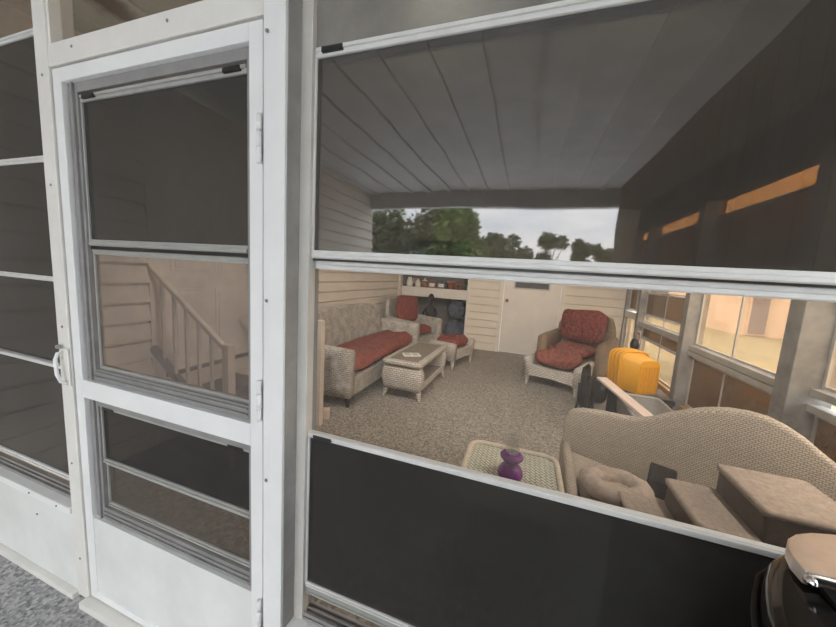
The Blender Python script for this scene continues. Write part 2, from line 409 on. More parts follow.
struct('trim_2', bx(AX1-.005, AX1+.045, YF-.03, YF, 0, 2.12), 'doorwhite', 'white corner strip beside the alcove opening', 'trim')
df = thing('door_2', 'flush cream door with a small dark window in the end wall', 'door', (0, YF, 0), 0, kind='structure')
bm = B()
for a in ((FX0, -.23, .01, 2.05), (.41, FX1, .01, 2.05), (-.23, .41, .01, 1.25), (-.23, .41, 1.82, 2.05)): box(bm, a[0], a[1], .0, .04, a[2], a[3])
for cx, cz in ((.12, .86), (.12, .50)):     # pressed diamond ornaments
    for s in (-1, 1):
        for q in (-1, 1):
            bar(bm, (cx, -.002, cz+q*.07), (cx+s*.14, -.002, cz), .014, .010, (0, 1, 0))
obj('door_leaf', bm, 'doorwhite', df)
bm = B()
for x0, x1, z0, z1 in ((-.23, -.205, 1.25, 1.82), (.385, .41, 1.25, 1.82), (-.205, .385, 1.25, 1.275), (-.205, .385, 1.795, 1.82)): box(bm, x0, x1, -.008, .03, z0, z1)
fr = obj('window_frame', bm, 'frame_in', df)
obj('window_pane', bx(-.205, .385, .012, .02, 1.275, 1.795), 'darkglass', fr)
bm = B()
box(bm, FX0-.07, FX0-.006, -.025, .1, 0, 2.1); box(bm, FX1+.006, FX1+.07, -.025, .1, 0, 2.1); box(bm, FX0-.006, FX1+.006, -.025, .1, 2.056, 2.1)
obj('door_casing', bm, 'doorwhite', df, bevel=.004)
bm = B(); lathe(bm, [(0, 0), (.03, 0), (.03, .006), (.012, .01), (.012, .035), (.027, .045), (.027, .06), (0, .068)], 14)
obj('door_knob', xf(bm, T(FX0+.07, 0, 1.02) @ RX(PI/2)), 'brass', df, True)

# ------------------------------------------------------------------ front wall: posts, kick panels, sashes
def screws(parent, pts, y):
    for x, z in pts:
        bm = B(); lathe(bm, [(0, 0), (.005, 0), (.0045, .002), (.002, .003), (0, .003)], 8)
        obj('screw', xf(bm, T(x, y, z) @ RX(PI/2)), 'grey_track', parent, True)
t3 = struct('trim_3', bx(-1.664, -1.592, -.006, .07, .0, ZC), 'cream', 'cream aluminium jamb on the latch side of the screen door', 'trim', bevel=.003)
screws(t3, [(-1.628, 2.02), (-1.628, 1.66), (-1.635, .60), (-1.628, 1.15), (-1.63, .18)], -.006)
bm = bx(-.682, -.652, -.004, .07, .0, ZC); box(bm, -.652, -.607, -.012, .07, .0, ZC)
t4 = struct('trim_4', bm, 'white', 'white aluminium post between the screen door and the wide window', 'trim', bevel=.002)
screws(t4, [(-.667, 2.0), (-.667, 1.33), (-.667, .80), (-.63, .56)], -.008)
t5 = struct('trim_5', bx(-1.592, -.682, -.004, .07, 2.042, 2.112), 'cream', 'cream aluminium header above the screen door', 'trim', bevel=.003)
screws(t5, [(-1.46, 2.085), (-1.02, 2.085)], -.004)
struct('trim_6', bx(-.607, -.572, .044, .075, .30, ZC), 'casing', 'beige inner casing strip of the wide window', 'trim', bevel=.002)
struct('trim_20', bx(-.6065, -.604, -.004, .0435, .32, ZC-.01), 'greyside', 'grey inner return of the post beside the wide window', 'trim')
struct('trim_7', bx(.95, 1.03, -.012, .075, 0, ZC), 'white', 'white aluminium post at the far side of the wide window', 'trim', bevel=.002)
struct('trim_8', bx(XR-.05, XR+.08, -.01, .075, 0, ZC), 'white', 'white corner post of the porch', 'trim', bevel=.002)
def kick(name, x0, x1, zt, label):
    bm = bx(x0, x1, .0, .05, .0, zt-.03)
    o = struct(name, bm, 'kick', label, 'wall')
    obj('cap_rail', bx(x0, x1-.0, -.014, .06, zt-.03, zt), 'white', o, bevel=.003)
    obj('base_flashing', bx(x0, x1, -.024, .0, -.012, .012), 'cream', o, bevel=.003)
    return o
k1 = kick('wall_front_1', XH+.02, -1.664, .40, 'scuffed white kick panel under the window beside the screen door latch')
screws(k1, [(-1.75, .385), (-1.95, .385), (-2.2, .385), (-1.9, .3)], -.014)
k2 = kick('wall_front_2', -.607, 1.60, .315, 'white kick panel under the wide porch window')
screws(k2, [(-.585, .30), (-.3, .30)], -.014)

def sash(parent, x0, x1, z0, z1, y, mat='tint', fw=.016, fmat='sash', latch=True, d=.016, top=None, bot=None):
    top = top or fw; bot = bot or fw
    bm = B()
    e = .006
    box(bm, x0, x0+e, y, y+d, z0, z1); box(bm, x1-e, x1, y, y+d, z0, z1)
    box(bm, x0+e, x1-e, y, y+d, z0, z0+bot); box(bm, x0+e, x1-e, y, y+d, z1-top, z1)
    box(bm, x0+e, x1-e, y-.005, y, z1-top*.5, z1-top*.05); box(bm, x0+e, x1-e, y-.005, y, z0+bot*.08, z0+bot*.55)
    s = obj('sash', bm, fmat, parent, bevel=.0015, seg=1)
    obj('pane', bx(x0+e, x1-e, y+d*.4, y+d*.4+.002, z0+bot, z1-top), mat, s)
    if latch:
        for q in ((x0+.025, x0+.085), (x1-.085, x1-.025)):
            obj('latch', bx(q[0], q[1], y-.008, y, z1-top*.72, z1-top*.18), 'black', s)
    return s
# window 1, beside the latch side of the door
w1 = thing('window_1', 'tall smoked window of four stacked sashes beside the door latch', 'window', (0, 0, 0), kind='structure')
X0, X1 = XH+.03, -1.668
bm = B(); box(bm, X0-.01, X0+.012, .02, .06, .40, ZC); box(bm, X1-.012, X1, .02, .06, .40, ZC); box(bm, X0, X1, .02, .06, .40, .415); box(bm, X0, X1, .02, .06, ZC-.02, ZC)
for z in (.425, .445): box(bm, X0, X1, .024, .04, z, z+.008)
obj('window_frame', bm, 'grey_track', w1)
for z0, z1, y in ((.475, .975, .03), (.955, 1.33, .038), (1.31, 1.775, .03), (1.765, 2.215, .038)):
    sash(w1, X0+.012, X1-.012, z0, z1, y, 'tint', .018, latch=False)
obj('insect_screen', bx(X0+.012, X1-.012, .05, .052, 2.215, ZC-.02), 'screen', w1)
# transom over the door
w2 = thing('window_2', 'clear transom light over the screen door', 'window', kind='structure')
bm = B(); box(bm, -1.592, -1.58, .0, .06, 2.112, ZC); box(bm, -.694, -.682, .0, .06, 2.112, ZC); box(bm, -1.58, -.694, .0, .06, ZC-.03, ZC); box(bm, -1.58, -.694, .01, .06, 2.112, 2.118)
obj('window_frame', bm, 'cream', w2)
obj('pane', bx(-1.58, -.694, .03, .033, 2.118, ZC-.03), 'screen', w2)

# the screen door
d1 = thing('door_3', 'white aluminium screen door with pull handle and smoked sashes', 'door', kind='structure')
L, Rr = -1.586, -.688
bm = B()
box(bm, L, -1.540, .0, .032, .02, 2.036); box(bm, -.733, Rr, .0, .032, .02, 2.036)
box(bm, -1.540, -.733, .0, .032, 1.992, 2.036); box(bm, -1.540, -.733, .0, .032, .888, .958); box(bm, -1.540, -.733, .0, .032, .02, .05)
obj('door_frame', bm, 'white', d1, bevel=.0015)
obj('kick_panel', bx(-1.540, -.733, .004, .022, .05, .388), 'kick', d1)
for (z0, z1) in ((.958, 1.992), (.388, .888)):
    bm = B()
    box(bm, -1.540, -1.490, .016, .045, z0, z1); box(bm, -.757, -.733, .016, .045, z0, z1)
    box(bm, -1.490, -.757, .016, .045, z1-.03, z1); box(bm, -1.490, -.757, .016, .045, z0, z0+(.045 if z0 > .5 else .05))
    for k in range(2):
        box(bm, -1.490, -.757, .010, .016, z0+.014+.018*k, z0+.020+.018*k); 
    box(bm, -1.510, -1.502, .008, .016, z0, z1)
    obj('glazing_track', bm, 'grey_track', d1, bevel=.001, seg=1)
sash(d1, -1.490, -.757, 1.456, 1.955, .022, 'tint', .022, fmat='greysash')
sash(d1, -1.490, -.757, .995, 1.444, .030, 'screen_door', .018, latch=False, fmat='greysash')
sash(d1, -1.490, -.757, .628, .862, .022, 'tintLow', .016, fmat='greysash')
sash(d1, -1.490, -.757, .440, .624, .030, 'smoke_light', .013, latch=False, fmat='greysash')
obj('meeting_seal', bx(-1.488, -.759, .0255, .046, 1.4445, 1.4555), 'black', d1)
# handle with its latch plate
bm = B(); tube(bm, [(-1.622, -.010, 1.055), (-1.625, -.026, 1.052), (-1.626, -.033, 1.03), (-1.620, -.034, .975), (-1.612, -.028, .945), (-1.606, -.010, .938)], .006, 8)
hd = obj('door_handle', bm, 'white', d1, True)
bm = bx(-1.640, -1.592, -.012, -.0065, .925, 1.07); obj('handle_plate', bm, 'cream', hd, bevel=.003)
bm = B(); lathe(bm, [(0, 0), (.008, 0), (.008, .010), (.006, .013), (0, .013)], 12); obj('thumb_button', xf(bm, T(-1.634, -.012, 1.075) @ RX(PI/2)), 'grey_track', hd, True)
for z in (1.75, 1.04, .33):
    bm = B(); lathe(bm, [(0, -.06), (.007, -.06), (.007, -.021)], 10); lathe(bm, [(.007, -.019), (.007, .019)], 10); lathe(bm, [(.007, .021), (.007, .06), (0, .06)], 10)
    obj('hinge', xf(bm, T(-.692, -.008, z)), 'white', d1, True)
obj('drop_sill', bx(-1.60, -.66, -.035, .03, -.012, .016), 'cream', d1, bevel=.003)

# the wide window
w3 = thing('window_3', 'wide porch window with smoked upper and lower sashes, open between', 'window', kind='structure')
X0, X1 = -.585, .949
bm = B(); box(bm, X0, X0+.010, .046, .095, .315, ZC); box(bm, X1-.010, X1, .046, .095, .315, ZC); box(bm, X0, X1, .046, .095, .315, .325); box(bm, X0, X1, .046, .095, ZC-.02, ZC)
for y in (.05, .068, .086): box(bm, X0+.01, X1-.01, y, y+.004, .325, .336)
obj('window_frame', bm, 'grey_track', w3)
obj('window_sill', bx(-.607, .95, .0, .1, .302, .3145), 'timber', w3)
sash(w3, X0+.011, X1-.011, 1.4535, 1.985, .056, 'tintR', .022)
sash(w3, X0+.011, X1-.011, .400, .424, .060, 'sash', .010, latch=False, fmat='greysash')
s = sash(w3, X0+.011, X1-.011, .430, .944, .056, 'tintLow', .018, bot=.009, fmat='sash')
# meeting rail of the sash parked behind the upper one
sash(w3, X0+.011, X1-.011, 1.424, 1.977, .074, 'screen', .024, latch=False)
obj('insect_screen', bx(X0+.011, X1-.011, .092, .0935, .336, 1.425), 'screen', w3)
obj('insect_screen', bx(X0+.011, X1-.011, .060, .0615, 1.985, ZC-.02), 'screen_dense', w3)
obj('meeting_seal', bx(X0+.012, X1-.012, .062, .089, 1.4485, 1.4530), 'black', w3)
# the narrow window beyond it
w4 = thing('window_4', 'narrow smoked window at the outer corner of the porch', 'window', kind='structure')
bm = B(); box(bm, 1.03, 1.045, .04, .09, .315, ZC); box(bm, 1.585, 1.60, .04, .09, .315, ZC); box(bm, 1.045, 1.585, .04, .09, .315, .335); box(bm, 1.045, 1.585, .04, .09, ZC-.02, ZC)
obj('window_frame', bm, 'grey_track', w4)
for z0, z1 in ((.34, .946), (.948, 1.45), (1.455, 1.985)): sash(w4, 1.046, 1.584, z0, z1, .056, 'tint', .02, latch=False)
obj('insect_screen', bx(1.045, 1.585, .062, .0635, 1.985, ZC-.02), 'screen', w4)

# ------------------------------------------------------------------ outer glazed wall along X = XR
struct('trim_9', bx(XR-.02, XR+.09, .075, YF, .0, .15), 'timber', 'timber sill plate along the foot of the glazed wall', 'trim')
struct('trim_10', bx(XR-.0, XR+.09, .075, YF, 2.30, ZC), 'brownwall', 'dark header board over the glazed wall', 'beam')
nT = 11
for y0, y1, x0, lab in ((3.24, 3.34, XR-.085, 'grey timber post of the glazed wall beside the yellow tubs'), (1.76, 1.88, XR-.12, 'thick grey timber post of the glazed wall behind the cream sofa'), (4.78, 4.87, XR-.06, 'slim grey post of the glazed wall behind the tan armchair'), (5.57, YF-.022, XR-.03, 'corner post where glazed wall meets the end wall')):
    struct('trim_%d' % nT, bx(x0, XR+.085, y0, y1, .15, 2.30), 'timber', lab, 'post', bevel=.004); nT += 1
def wsash(parent, y0, y1, z0, z1, mat, fw=.02, mull=(), x=XR+.02):
    bm = B(); d = .02
    box(bm, x, x+d, y0, y0+fw, z0, z1); box(bm, x, x+d, y1-fw, y1, z0, z1); box(bm, x, x+d, y0+fw, y1-fw, z0, z0+fw); box(bm, x, x+d, y0+fw, y1-fw, z1-fw, z1)
    for m in mull: box(bm, x+.002, x+d-.002, m-.008, m+.008, z0+fw, z1-fw)
    s = obj('sash', bm, 'frame_in', parent, bevel=.002, seg=1)
    obj('pane', bx(x+.009, x+.011, y0+fw, y1-fw, z0+fw, z1-fw), mat, s)
    return s
def rail(parent, y0, y1, z0, z1, name='cross_rail', mat='frame_in', x0=None):
    obj(name, bx((x0 or XR-.025), XR+.045, y0, y1, z0, z1), mat, parent, bevel=.003)
def bay(n, y0, y1, lab):
    return thing('window_%d' % n, lab, 'window', kind='structure')
# bay by the yellow tubs and cream sofa
a = bay(5, 1.88, 3.24, 'glazed wall bay of clear panes over brown panels behind the cream sofa')
y0, y1 = 1.882, 3.238
wsash(a, y0, y1, .235, .765, 'brown_tint', .03, (2.68,)); rail(a, y0, y1, .768, .815); rail(a, y0, y1, .825, .875)
obj('base_strip', bx(XR-.02, XR+.07, y0, y1, .152, .23), 'rawwood', a)
wsash(a, y0, y1, .88, 1.62, 'warm', .018, (2.62,)); wsash(a, y0, y1, 1.625, 2.135, 'brown_tint', .02); wsash(a, y0, y1, 2.14, 2.298, 'amber', .008)
# bay behind the yellow tubs
b = bay(6, 3.34, 4.78, 'glazed wall bay of striped brown and clear panes behind the yellow tubs')
y0, y1 = 3.342, 4.778
obj('base_strip', bx(XR-.02, XR+.07, y0, y1, .152, .285), 'rawwood', b)
wsash(b, y0, y1, .29, .70, 'warm', .016, (4.08,)); wsash(b, y0, y1, .705, .85, 'brown_tint', .014, (4.08,)); rail(b, y0, y1, .855, .925)
wsash(b, y0, y1, .93, 1.035, 'warm', .010, (4.08,)); wsash(b, y0, y1, 1.04, 1.345, 'brown_tint', .014, (4.08,)); wsash(b, y0, y1, 1.35, 1.62, 'warm', .014, (4.08,))
wsash(b, y0, y1, 1.625, 2.135, 'brown_tint', .02); wsash(b, y0, y1, 2.14, 2.298, 'amber', .008)
# bay in the far corner
c = bay(7, 4.87, 5.57, 'glazed wall bay in the far corner beside the tan armchair')
y0, y1 = 4.872, 5.568
wsash(c, y0, y1, .155, .915, 'warm', .016, (5.2,)); rail(c, y0, y1, .92, 1.02, mat='doorwhite'); wsash(c, y0, y1, 1.055, 1.62, 'brown_tint', .014, (5.2,))
wsash(c, y0, y1, 1.625, 2.135, 'brown_tint', .02); wsash(c, y0, y1, 2.14, 2.298, 'amber', .008)
# bay nearest the front wall
d = bay(8, .08, 1.76, 'glazed wall bay between the thick post and the front corner')
y0, y1 = .08, 1.758
wsash(d, y0, y1, .155, .76, 'brown_tint', .02, (.9,)); rail(d, y0, y1, .765, .81); rail(d, y0, y1, .86, .905)
wsash(d, y0, y1, .91, 1.62, 'warm', .02, (.9,)); wsash(d, y0, y1, 1.625, 2.135, 'brown_tint', .02); wsash(d, y0, y1, 2.14, 2.298, 'warm', .008)
# small printed notice on the glazed wall
s = thing('wall_notice', 'small white card with a red print propped in the far corner window', 'sign', (XR-.026, 4.75, 0))
obj('card', bx(-.006, 0, -.11, .11, .60, .80), 'paper', s); obj('red_print', bx(-.0075, -.006, -.075, .055, .625, .765), 'signred', s); obj('print_centre', bx(-.009, -.0075, -.045, .025, .66, .735), 'paper', s)

# ------------------------------------------------------------------ entry steps and railings
st = thing('entry_steps', 'short brown steps climbing to the house door', 'steps', (XH, 0, 0))
bm = B()
obj('tread', bx(.022, .36, .93, 1.60, .33, .365), 'stairwood', st, bevel=.006)
obj('tread', bx(.34, .68, .93, 1.60, .15, .185), 'stairwood', st, bevel=.006)
obj('riser', bx(.33, .345, .945, 1.59, .185, .33), 'stairwood', st)
obj('riser', bx(.63, .645, .945, 1.59, .0, .15), 'stairwood', st)
for y in (.906, 1.602):
    bm = B(); prism(bm, [(.022, 0), (.66, 0), (.66, .10), (.36, .30), (.36, .36), (.022, .36)], 1, y, y+.022)
    obj('stringer', bm, 'stairpaint', st)
def railing(label, y, xn, top, nb=5):
    t = thing('stair_railing', label, 'railing', (0, y, 0), 0, 'cream railings beside the entry steps')
    obj('newel_post', bx(xn-.028, xn+.028, -.028, .028, 0, top), 'stairpaint', t, bevel=.004)
    hx = XH+.022; dz = .72
    bm = B(); bar(bm, (xn-.035, 0, top-.03), (hx, 0, top-.03+dz*(xn-.035-hx)), .034, .032); obj('handrail', bm, 'stairpaint', t, bevel=.006)
    def zb(x): return .20+.80*(xn-.035-x)
    bm = B(); bar(bm, (xn-.035, 0, zb(xn-.035)), (hx, 0, zb(hx)), .04, .05); obj('bottom_rail', bm, 'stairwood' if y < 1 else 'stairpaint', t, bevel=.004)
    for k in range(nb):
        x = xn-.035-(xn-.035-hx)*(k+1)/(nb+1)
        obj('baluster', bx(x-.009, x+.009, -.009, .009, zb(x), top-.035+dz*(xn-.035-x)), 'stairpaint', t)
    return t
railing('cream railing of the steps seen through the screen door', .88, -1.84, .885)
railing('cream railing post standing before the long wicker sofa', 1.66, -1.675, .97)
tag(obj('wood_block', xf(bx(-.04, .04, -.03, .03, 0, .10), T(-1.70, 1.80, 0) @ RZ(.5)), 'pinkboard', bevel=.004), 'small pale wood block on the floor beside the railing post', 'block')

# ------------------------------------------------------------------ wicker furniture
def leg(parent, x, y, h, mat, r0=.03, r1=.02, dx=0, dy=0):
    bm = B(); loft(bm, [[(x+dx*(1-k)+r*math.cos(a*PI/4), y+dy*(1-k)+r*math.sin(a*PI/4), h*k) for a in range(8)] for k, r in ((0, r1), (.15, r1*1.05), (.7, r0), (1, r0*1.15))])
    return obj('leg', bm, mat, parent, True)
# --- long grey sofa against the house wall. local: +x forward, y along
def seatunit(t, W, D, mat, legm, backz, armz, seatz, armt=.11, bow=.05, camel=.09, low=.13, cambase=None, rise=1.0):
    """wicker seat: bowed back with a camel top, two thick arms that flare to the floor, apron and seat deck"""
    n = 24; path = []; tops = []; bots = []; lean = []
    for i in range(n+1):
        u = i/n*2-1
        path.append((-D/2+.06+bow*u*u, u*(W/2-armt*.45))); e = abs(u)
        z = backz-camel*(e**2.2)
        if e > .86: z -= (e-.86)/.14*(backz-camel-armz)*rise
        tops.append(z); bots.append(low+.03); lean.append((-.10, 0))
    bm = B(); shellwall(bm, path, tops, bots, .07, lean); obj('backrest', bm, mat, t, True)
    for s in (-1, 1):
        bm = B(); pth = [(-D/2+.10+(D-.14)*k/10, s*(W/2-armt/2)+s*.012*math.sin(PI*k/10)) for k in range(11)]
        shellwall(bm, pth, [armz+.03*((1-k/10)**3)-.012*(k/10)**6 for k in range(11)], [low-.01]*11, armt)
        obj('arm', bm, mat, t, True)
    bm = B(); prism(bm, [(-W/2+armt, low), (W/2-armt, low), (W/2-armt, seatz-.02)]+[(W/2-armt-(W-2*armt)*k/8, seatz-.02+.015*math.sin(PI*k/8)) for k in range(1, 8)]+[(-W/2+armt, seatz-.02)], 0, D/2-.075, D/2-.035)
    obj('apron', bm, mat, t)
    obj('seat_deck', bx(-D/2+.12, D/2-.076, -W/2+armt+.002, W/2-armt-.002, seatz-.07, seatz-.03), mat, t)
    for sx in (-1, 1):
        for sy in (-1, 1): leg(t, sx*(D/2-.09), sy*(W/2-.07), low, legm)
s1 = thing('wicker_sofa', 'long grey wicker sofa against the siding with a red seat cushion', 'sofa', (-1.955, 3.14, 0))
seatunit(s1, 2.20, .80, 'wick_grey', 'legbrown', .935, .63, .33, .12, .05, .075)
bm = B(); cushion(bm, .60, 1.82, .17, 3, .35, .016)
for v in bm.verts: v.co.z += .035*max(0, math.sin(1.9*v.co.y+.2))*(1 if v.co.z > 0 else 0)
tag(obj('seat_cushion', xf(bm, T(-1.88, 3.14, .395)), 'redseat', smooth=True), 'long red cushion on the grey sofa by the siding', 'cushion', 'red cushions')
# --- wicker coffee table
ct = thing('coffee_table', 'whitewashed wicker coffee table with open shelf before the long sofa', 'table', (-1.215, 3.06, 0), -.02)
W, D, H = .44, 1.10, .455
bm = B(); loft(bm, [[(x, y, z) for x, y in rrect(-W/2-o, W/2+o, -D/2-o, D/2+o, .05+o)] for z, o in ((H-.055, -.012), (H-.05, .012), (H-.02, .02), (H-.004, .014), (H, 0))]); obj('table_top', bm, 'wick_white', ct, True)
obj('top_panel', bx(-W/2+.05, W/2-.05, -D/2+.06, D/2-.06, H, H+.004), 'table_in', ct)
for s in (-1, 1):
    bm = B(); prof = [(0, .12), (.028, .17), (.045, .25), (.04, .32), (.012, .37), (.0, H-.05)]
    rings = []
    for o, z in prof: rings.append([(x, y, z) for x, y in rrect(-W/2-o*.6, W/2+o*.6, s*(D/2-.07)-.05-o*.5, s*(D/2-.07)+.05+o*.5, .045)])
    loft(bm, rings); obj('end_panel', bm, 'wick_white', ct, True)
obj('shelf', bx(-W/2+.02, W/2-.02, -D/2+.125, D/2-.125, .15, .175), 'table_in', ct)
obj('shelf_apron', bx(W/2-.02, W/2, -D/2+.125, D/2-.125, .12, .185), 'wick_white', ct)
for sx in (-1, 1):
    for sy in (-1, 1): leg(ct, sx*(W/2-.03), sy*(D/2-.07), .135, 'wick_white', .032, .018, sx*.03, sy*.02)
bm = B(); box(bm, -.10, .10, -.075, .075, 0, .006); xf(bm, T(-1.22, 2.82, .4605) @ RZ(.55))
mg = tag(obj('magazine', bm, 'paper', None), 'open pale magazine lying on the wicker coffee table', 'magazine')
bm = B(); box(bm, -.085, -.01, -.06, .06, .006, .0075); box(bm, .01, .085, -.06, .06, .006, .0075); obj('printed_page', xf(bm, T(-1.22, 2.82, .4605) @ RZ(.55)), 'frame_in', mg)
# --- armchairs and ottomans
def ottoman(label, loc, rz, W, D, H, mat, cmat, clabel, seed, ch=.165):
    t = thing('wicker_ottoman', label, 'ottoman', loc, rz, 'wicker ottomans')
    for s in (-1, 1):      # rolled ends
        bm = B(); loft(bm, [[(x, s*(W/2-.05)+yo, z) for yo, z in [(-.04, .13), (.04, .13), (.045, H-.05)]+[(.05*math.cos(PI*k/6)+.01*s, H-.02+.05*math.sin(PI*k/6)) for k in range(7)]+[(-.045, H-.05)]] for x in (-D/2, -D/4, 0, D/4, D/2)]); obj('rolled_end', bm, mat, t, True)
    for s in (-1, 1):
        bm = B(); prism(bm, [(-W/2+.05, .14), (-W/2+.05, H-.06), (0, H-.085), (W/2-.05, H-.06), (W/2-.05, .14), (0, .165)], 0, s*(D/2-.02)-.015, s*(D/2-.02)+.015); obj('apron', bm, mat, t)
    obj('seat_deck', bx(-D/2+.04, D/2-.04, -W/2+.1, W/2-.1, H-.14, H-.10), mat, t)
    for sx in (-1, 1):
        for sy in (-1, 1): leg(t, sx*(D/2-.035), sy*(W/2-.05), .145, mat, .03, .018)
    bm = B(); cushion(bm, D-.085, W-.215, ch, seed, .4, .020)
    xf(bm, T(loc[0], loc[1], H-.088+ch*.51) @ RZ(rz)); tag(obj('ottoman_cushion', bm, cmat, smooth=True), clabel, 'cushion', 'red cushions')
    return t
def armchair(label, loc, rz, mat, W=.84, D=.84, bz=.98, az=.63, sz=.34):
    t = thing('wicker_armchair', label, 'armchair', loc, rz, 'wicker armchairs')
    seatunit(t, W, D, mat, mat, bz, az, sz, .13, .10, .06, rise=.6); return t
rzA = math.radians(-17)
CA = (-1.93, 4.83, 0)
armchair('grey wicker armchair in the corner before the alcove', CA, rzA, 'wick_grey', .90, .82, .97, .62)
bm = B(); cushion(bm, .52, .54, .17, 11, .4, .010); tag(obj('seat_cushion', xf(bm, T(CA[0], CA[1], .402) @ RZ(rzA) @ T(.05, 0, 0)), 'red', smooth=True), 'red seat cushion in the grey armchair by the alcove', 'cushion', 'red cushions')
bm = B(); cushion(bm, .50, .61, .17, 12, .4, .014); tag(obj('back_cushion', xf(bm, T(CA[0], CA[1], .745) @ RZ(rzA) @ T(-.145, 0, .015) @ RY(-PI/2-.10)), 'red', smooth=True), 'maroon back cushion upright in the grey armchair by the alcove', 'cushion', 'red cushions')
ottoman('whitewashed ottoman at the grey armchair, behind the coffee table', (-1.055, 4.33, 0), rzA, .70, .46, .38, 'wick_white', 'red', 'red cushion on the ottoman behind the coffee table', 13)
rzB = math.radians(-114)
CB = (.83, 4.70, 0)
armchair('tan wicker armchair with red cushions near the flush door', CB, rzB, 'wick_tan', .95, .84, .96, .63)
bm = B(); cushion(bm, .54, .54, .18, 21, .4, .012); tag(obj('seat_cushion', xf(bm, T(CB[0], CB[1], .412) @ RZ(rzB) @ T(.07, 0, 0)), 'red_dust', smooth=True), 'dusty red seat cushion in the tan armchair', 'cushion', 'red cushions')
bm = B(); cushion(bm, .50, .655, .20, 22, .4, .014); tag(obj('back_cushion', xf(bm, T(CB[0], CB[1], .76) @ RZ(rzB) @ T(-.14, 0, .015) @ RY(-PI/2-.12)), 'redpat', smooth=True), 'maroon back cushion upright in the tan armchair', 'cushion', 'red cushions')
ottoman('whitewashed ottoman pushed against the tan armchair', (.51, 3.955, 0), rzB, .74, .54, .37, 'wick_white', 'red_dust', 'plump dusty red cushion on the ottoman of the tan armchair', 23, .22)

# --- cream camelback sofa close behind the window. world coordinates
s2 = thing('wicker_sofa', 'cream camelback wicker sofa close behind the wide window', 'sofa', (0, 0, 0))
A0 = Vector((.305, 1.425)); dr = Vector((1.14, -.45)).normalized()
prof = [(0, .59), (.010, .625), (.035, .652), (.085, .672), (.18, .688), (.28, .696), (.35, .704), (.42, .732), (.50, .785), (.57, .825), (.64, .856), (.71, .876), (.78, .882), (.84, .877), (.90, .855), (.96, .82), (1.02, .77), (1.08, .725), (1.15, .69), (1.23, .665), (1.30, .64), (1.32, .60)]
path = [(A0.x+dr.x*s, A0.y+dr.y*s+.0) for s, z in prof]
bm = B(); shellwall(bm, path, [z for s, z in prof], [.16]*len(prof), .06, [(.03, .06)]*len(prof)); obj('backrest', bm, 'wick_cream', s2, True)
bm = B(); shellwall(bm, [(.318, 1.37), (.314, 1.2), (.31, 1.05), (.305, .95), (.30, .86)], [.47, .475, .47, .46, .44], [.14]*5, .05); obj('arm', bm, 'wick_cream', s2, True)
e = A0+dr*1.29
bm = B(); shellwall(bm, [(e.x, e.y-.05), (e.x-.01, e.y-.2), (e.x-.02, e.y-.35), (e.x-.03, e.y-.5)], [.50, .50, .49, .46], [.14]*4, .05); obj('arm', bm, 'wick_cream', s2, True)
bm = B(); prism(bm, [(.345, .84), (1.50, .42), (e.x-.035, e.y-.1), (.345, 1.36)], 2, .36, .41); obj('seat_deck', bm, 'wick_cream', s2)
bm = B(); bar(bm, (.33, .80, .28), (1.48, .40, .28), .03, .22); obj('apron', bm, 'wick_cream', s2)
for x, y in ((.33, .86), (.33, 1.38), (1.49, .46), (e.x-.02, e.y-.05)): leg(s2, x, y, .17, 'rattan', .028, .02)
SZ = .4105
# plush pet bed on the seat
pb = thing('pet_bed', 'round beige plush pet bed on the cream sofa seat', 'pet bed', (.50, .985, SZ-.0))
ring = [(.115*math.cos(2*PI*k/20), .085*math.sin(2*PI*k/20), .055) for k in range(20)]
bm = B(); tube(bm, ring, [.046+.004*math.sin(k*2.3) for k in range(20)], 10, True); obj('bolster', bm, 'plush', pb, True)
bm = B(); cushion(bm, .21, .16, .05, 5, .8, .003); obj('pad', xf(bm, T(0, 0, .03)), 'plush', pb, True)
# carpeted pet stairs on the seat
ps = thing('pet_stairs', 'beige carpeted pet stairs standing on the cream sofa seat', 'pet stairs', (0, 0, SZ))
PX = [(.475, .635, .13), (.635, .795, .235), (.795, 1.06, .34)]
for k, (x0, x1, h) in enumerate(PX):
    bm = B(); prism(bm, rrect(x0, x1, .56, .83, .012, 3), 2, 0, h-.022); obj('step_body', bm, 'carpet_shade', ps)  # risers and sides use the darker copy, shade painted in
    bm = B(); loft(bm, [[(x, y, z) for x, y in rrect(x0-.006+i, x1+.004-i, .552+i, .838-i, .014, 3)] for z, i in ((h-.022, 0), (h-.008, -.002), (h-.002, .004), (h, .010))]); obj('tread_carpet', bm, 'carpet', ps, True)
bm = B(); prism(bm, [(-.045, 0), (.045, 0), (.045, .135), (-.045, .085)], 0, -.055, .055)
tag(obj('brown_case', xf(bm, T(.725, 1.10, SZ) @ RZ(-.38)), 'dkbrown', bevel=.008), 'small dark brown case against the cream sofa back', 'case')

# --- tray table with the purple hurricane lamp
tt = thing('tray_table', 'low rattan tray table with pale woven top by the wide window', 'table', (.015, .90, 0))
ol = rrect(-.235, .235, -.28, .26, .07, 6)
bm = B(); tube(bm, [(x, y, .445) for x, y in ol], .015, 8, True); obj('rim', bm, 'rattan', tt, True)
bm = B(); prism(bm, rrect(-.228, .228, -.273, .253, .065, 6), 2, .430, .441); obj('woven_top', bm, 'wick_dia', tt)
for sx in (-1, 1):
    for sy in (-.25, .23):
        bm = B(); tube(bm, [(sx*.205, sy, 0), (sx*.205, sy, .432)], .014, 8); obj('leg', bm, 'rattan', tt, True)
bm = B(); tube(bm, [(x*.86, y*.86, .14) for x, y in ol], .009, 6, True); obj('stretcher', bm, 'rattan', tt, True)
hl = thing('hurricane_lamp', 'purple glass hurricane lamp with clear chimney on the tray table', 'lamp', (.012, .875, .4415))
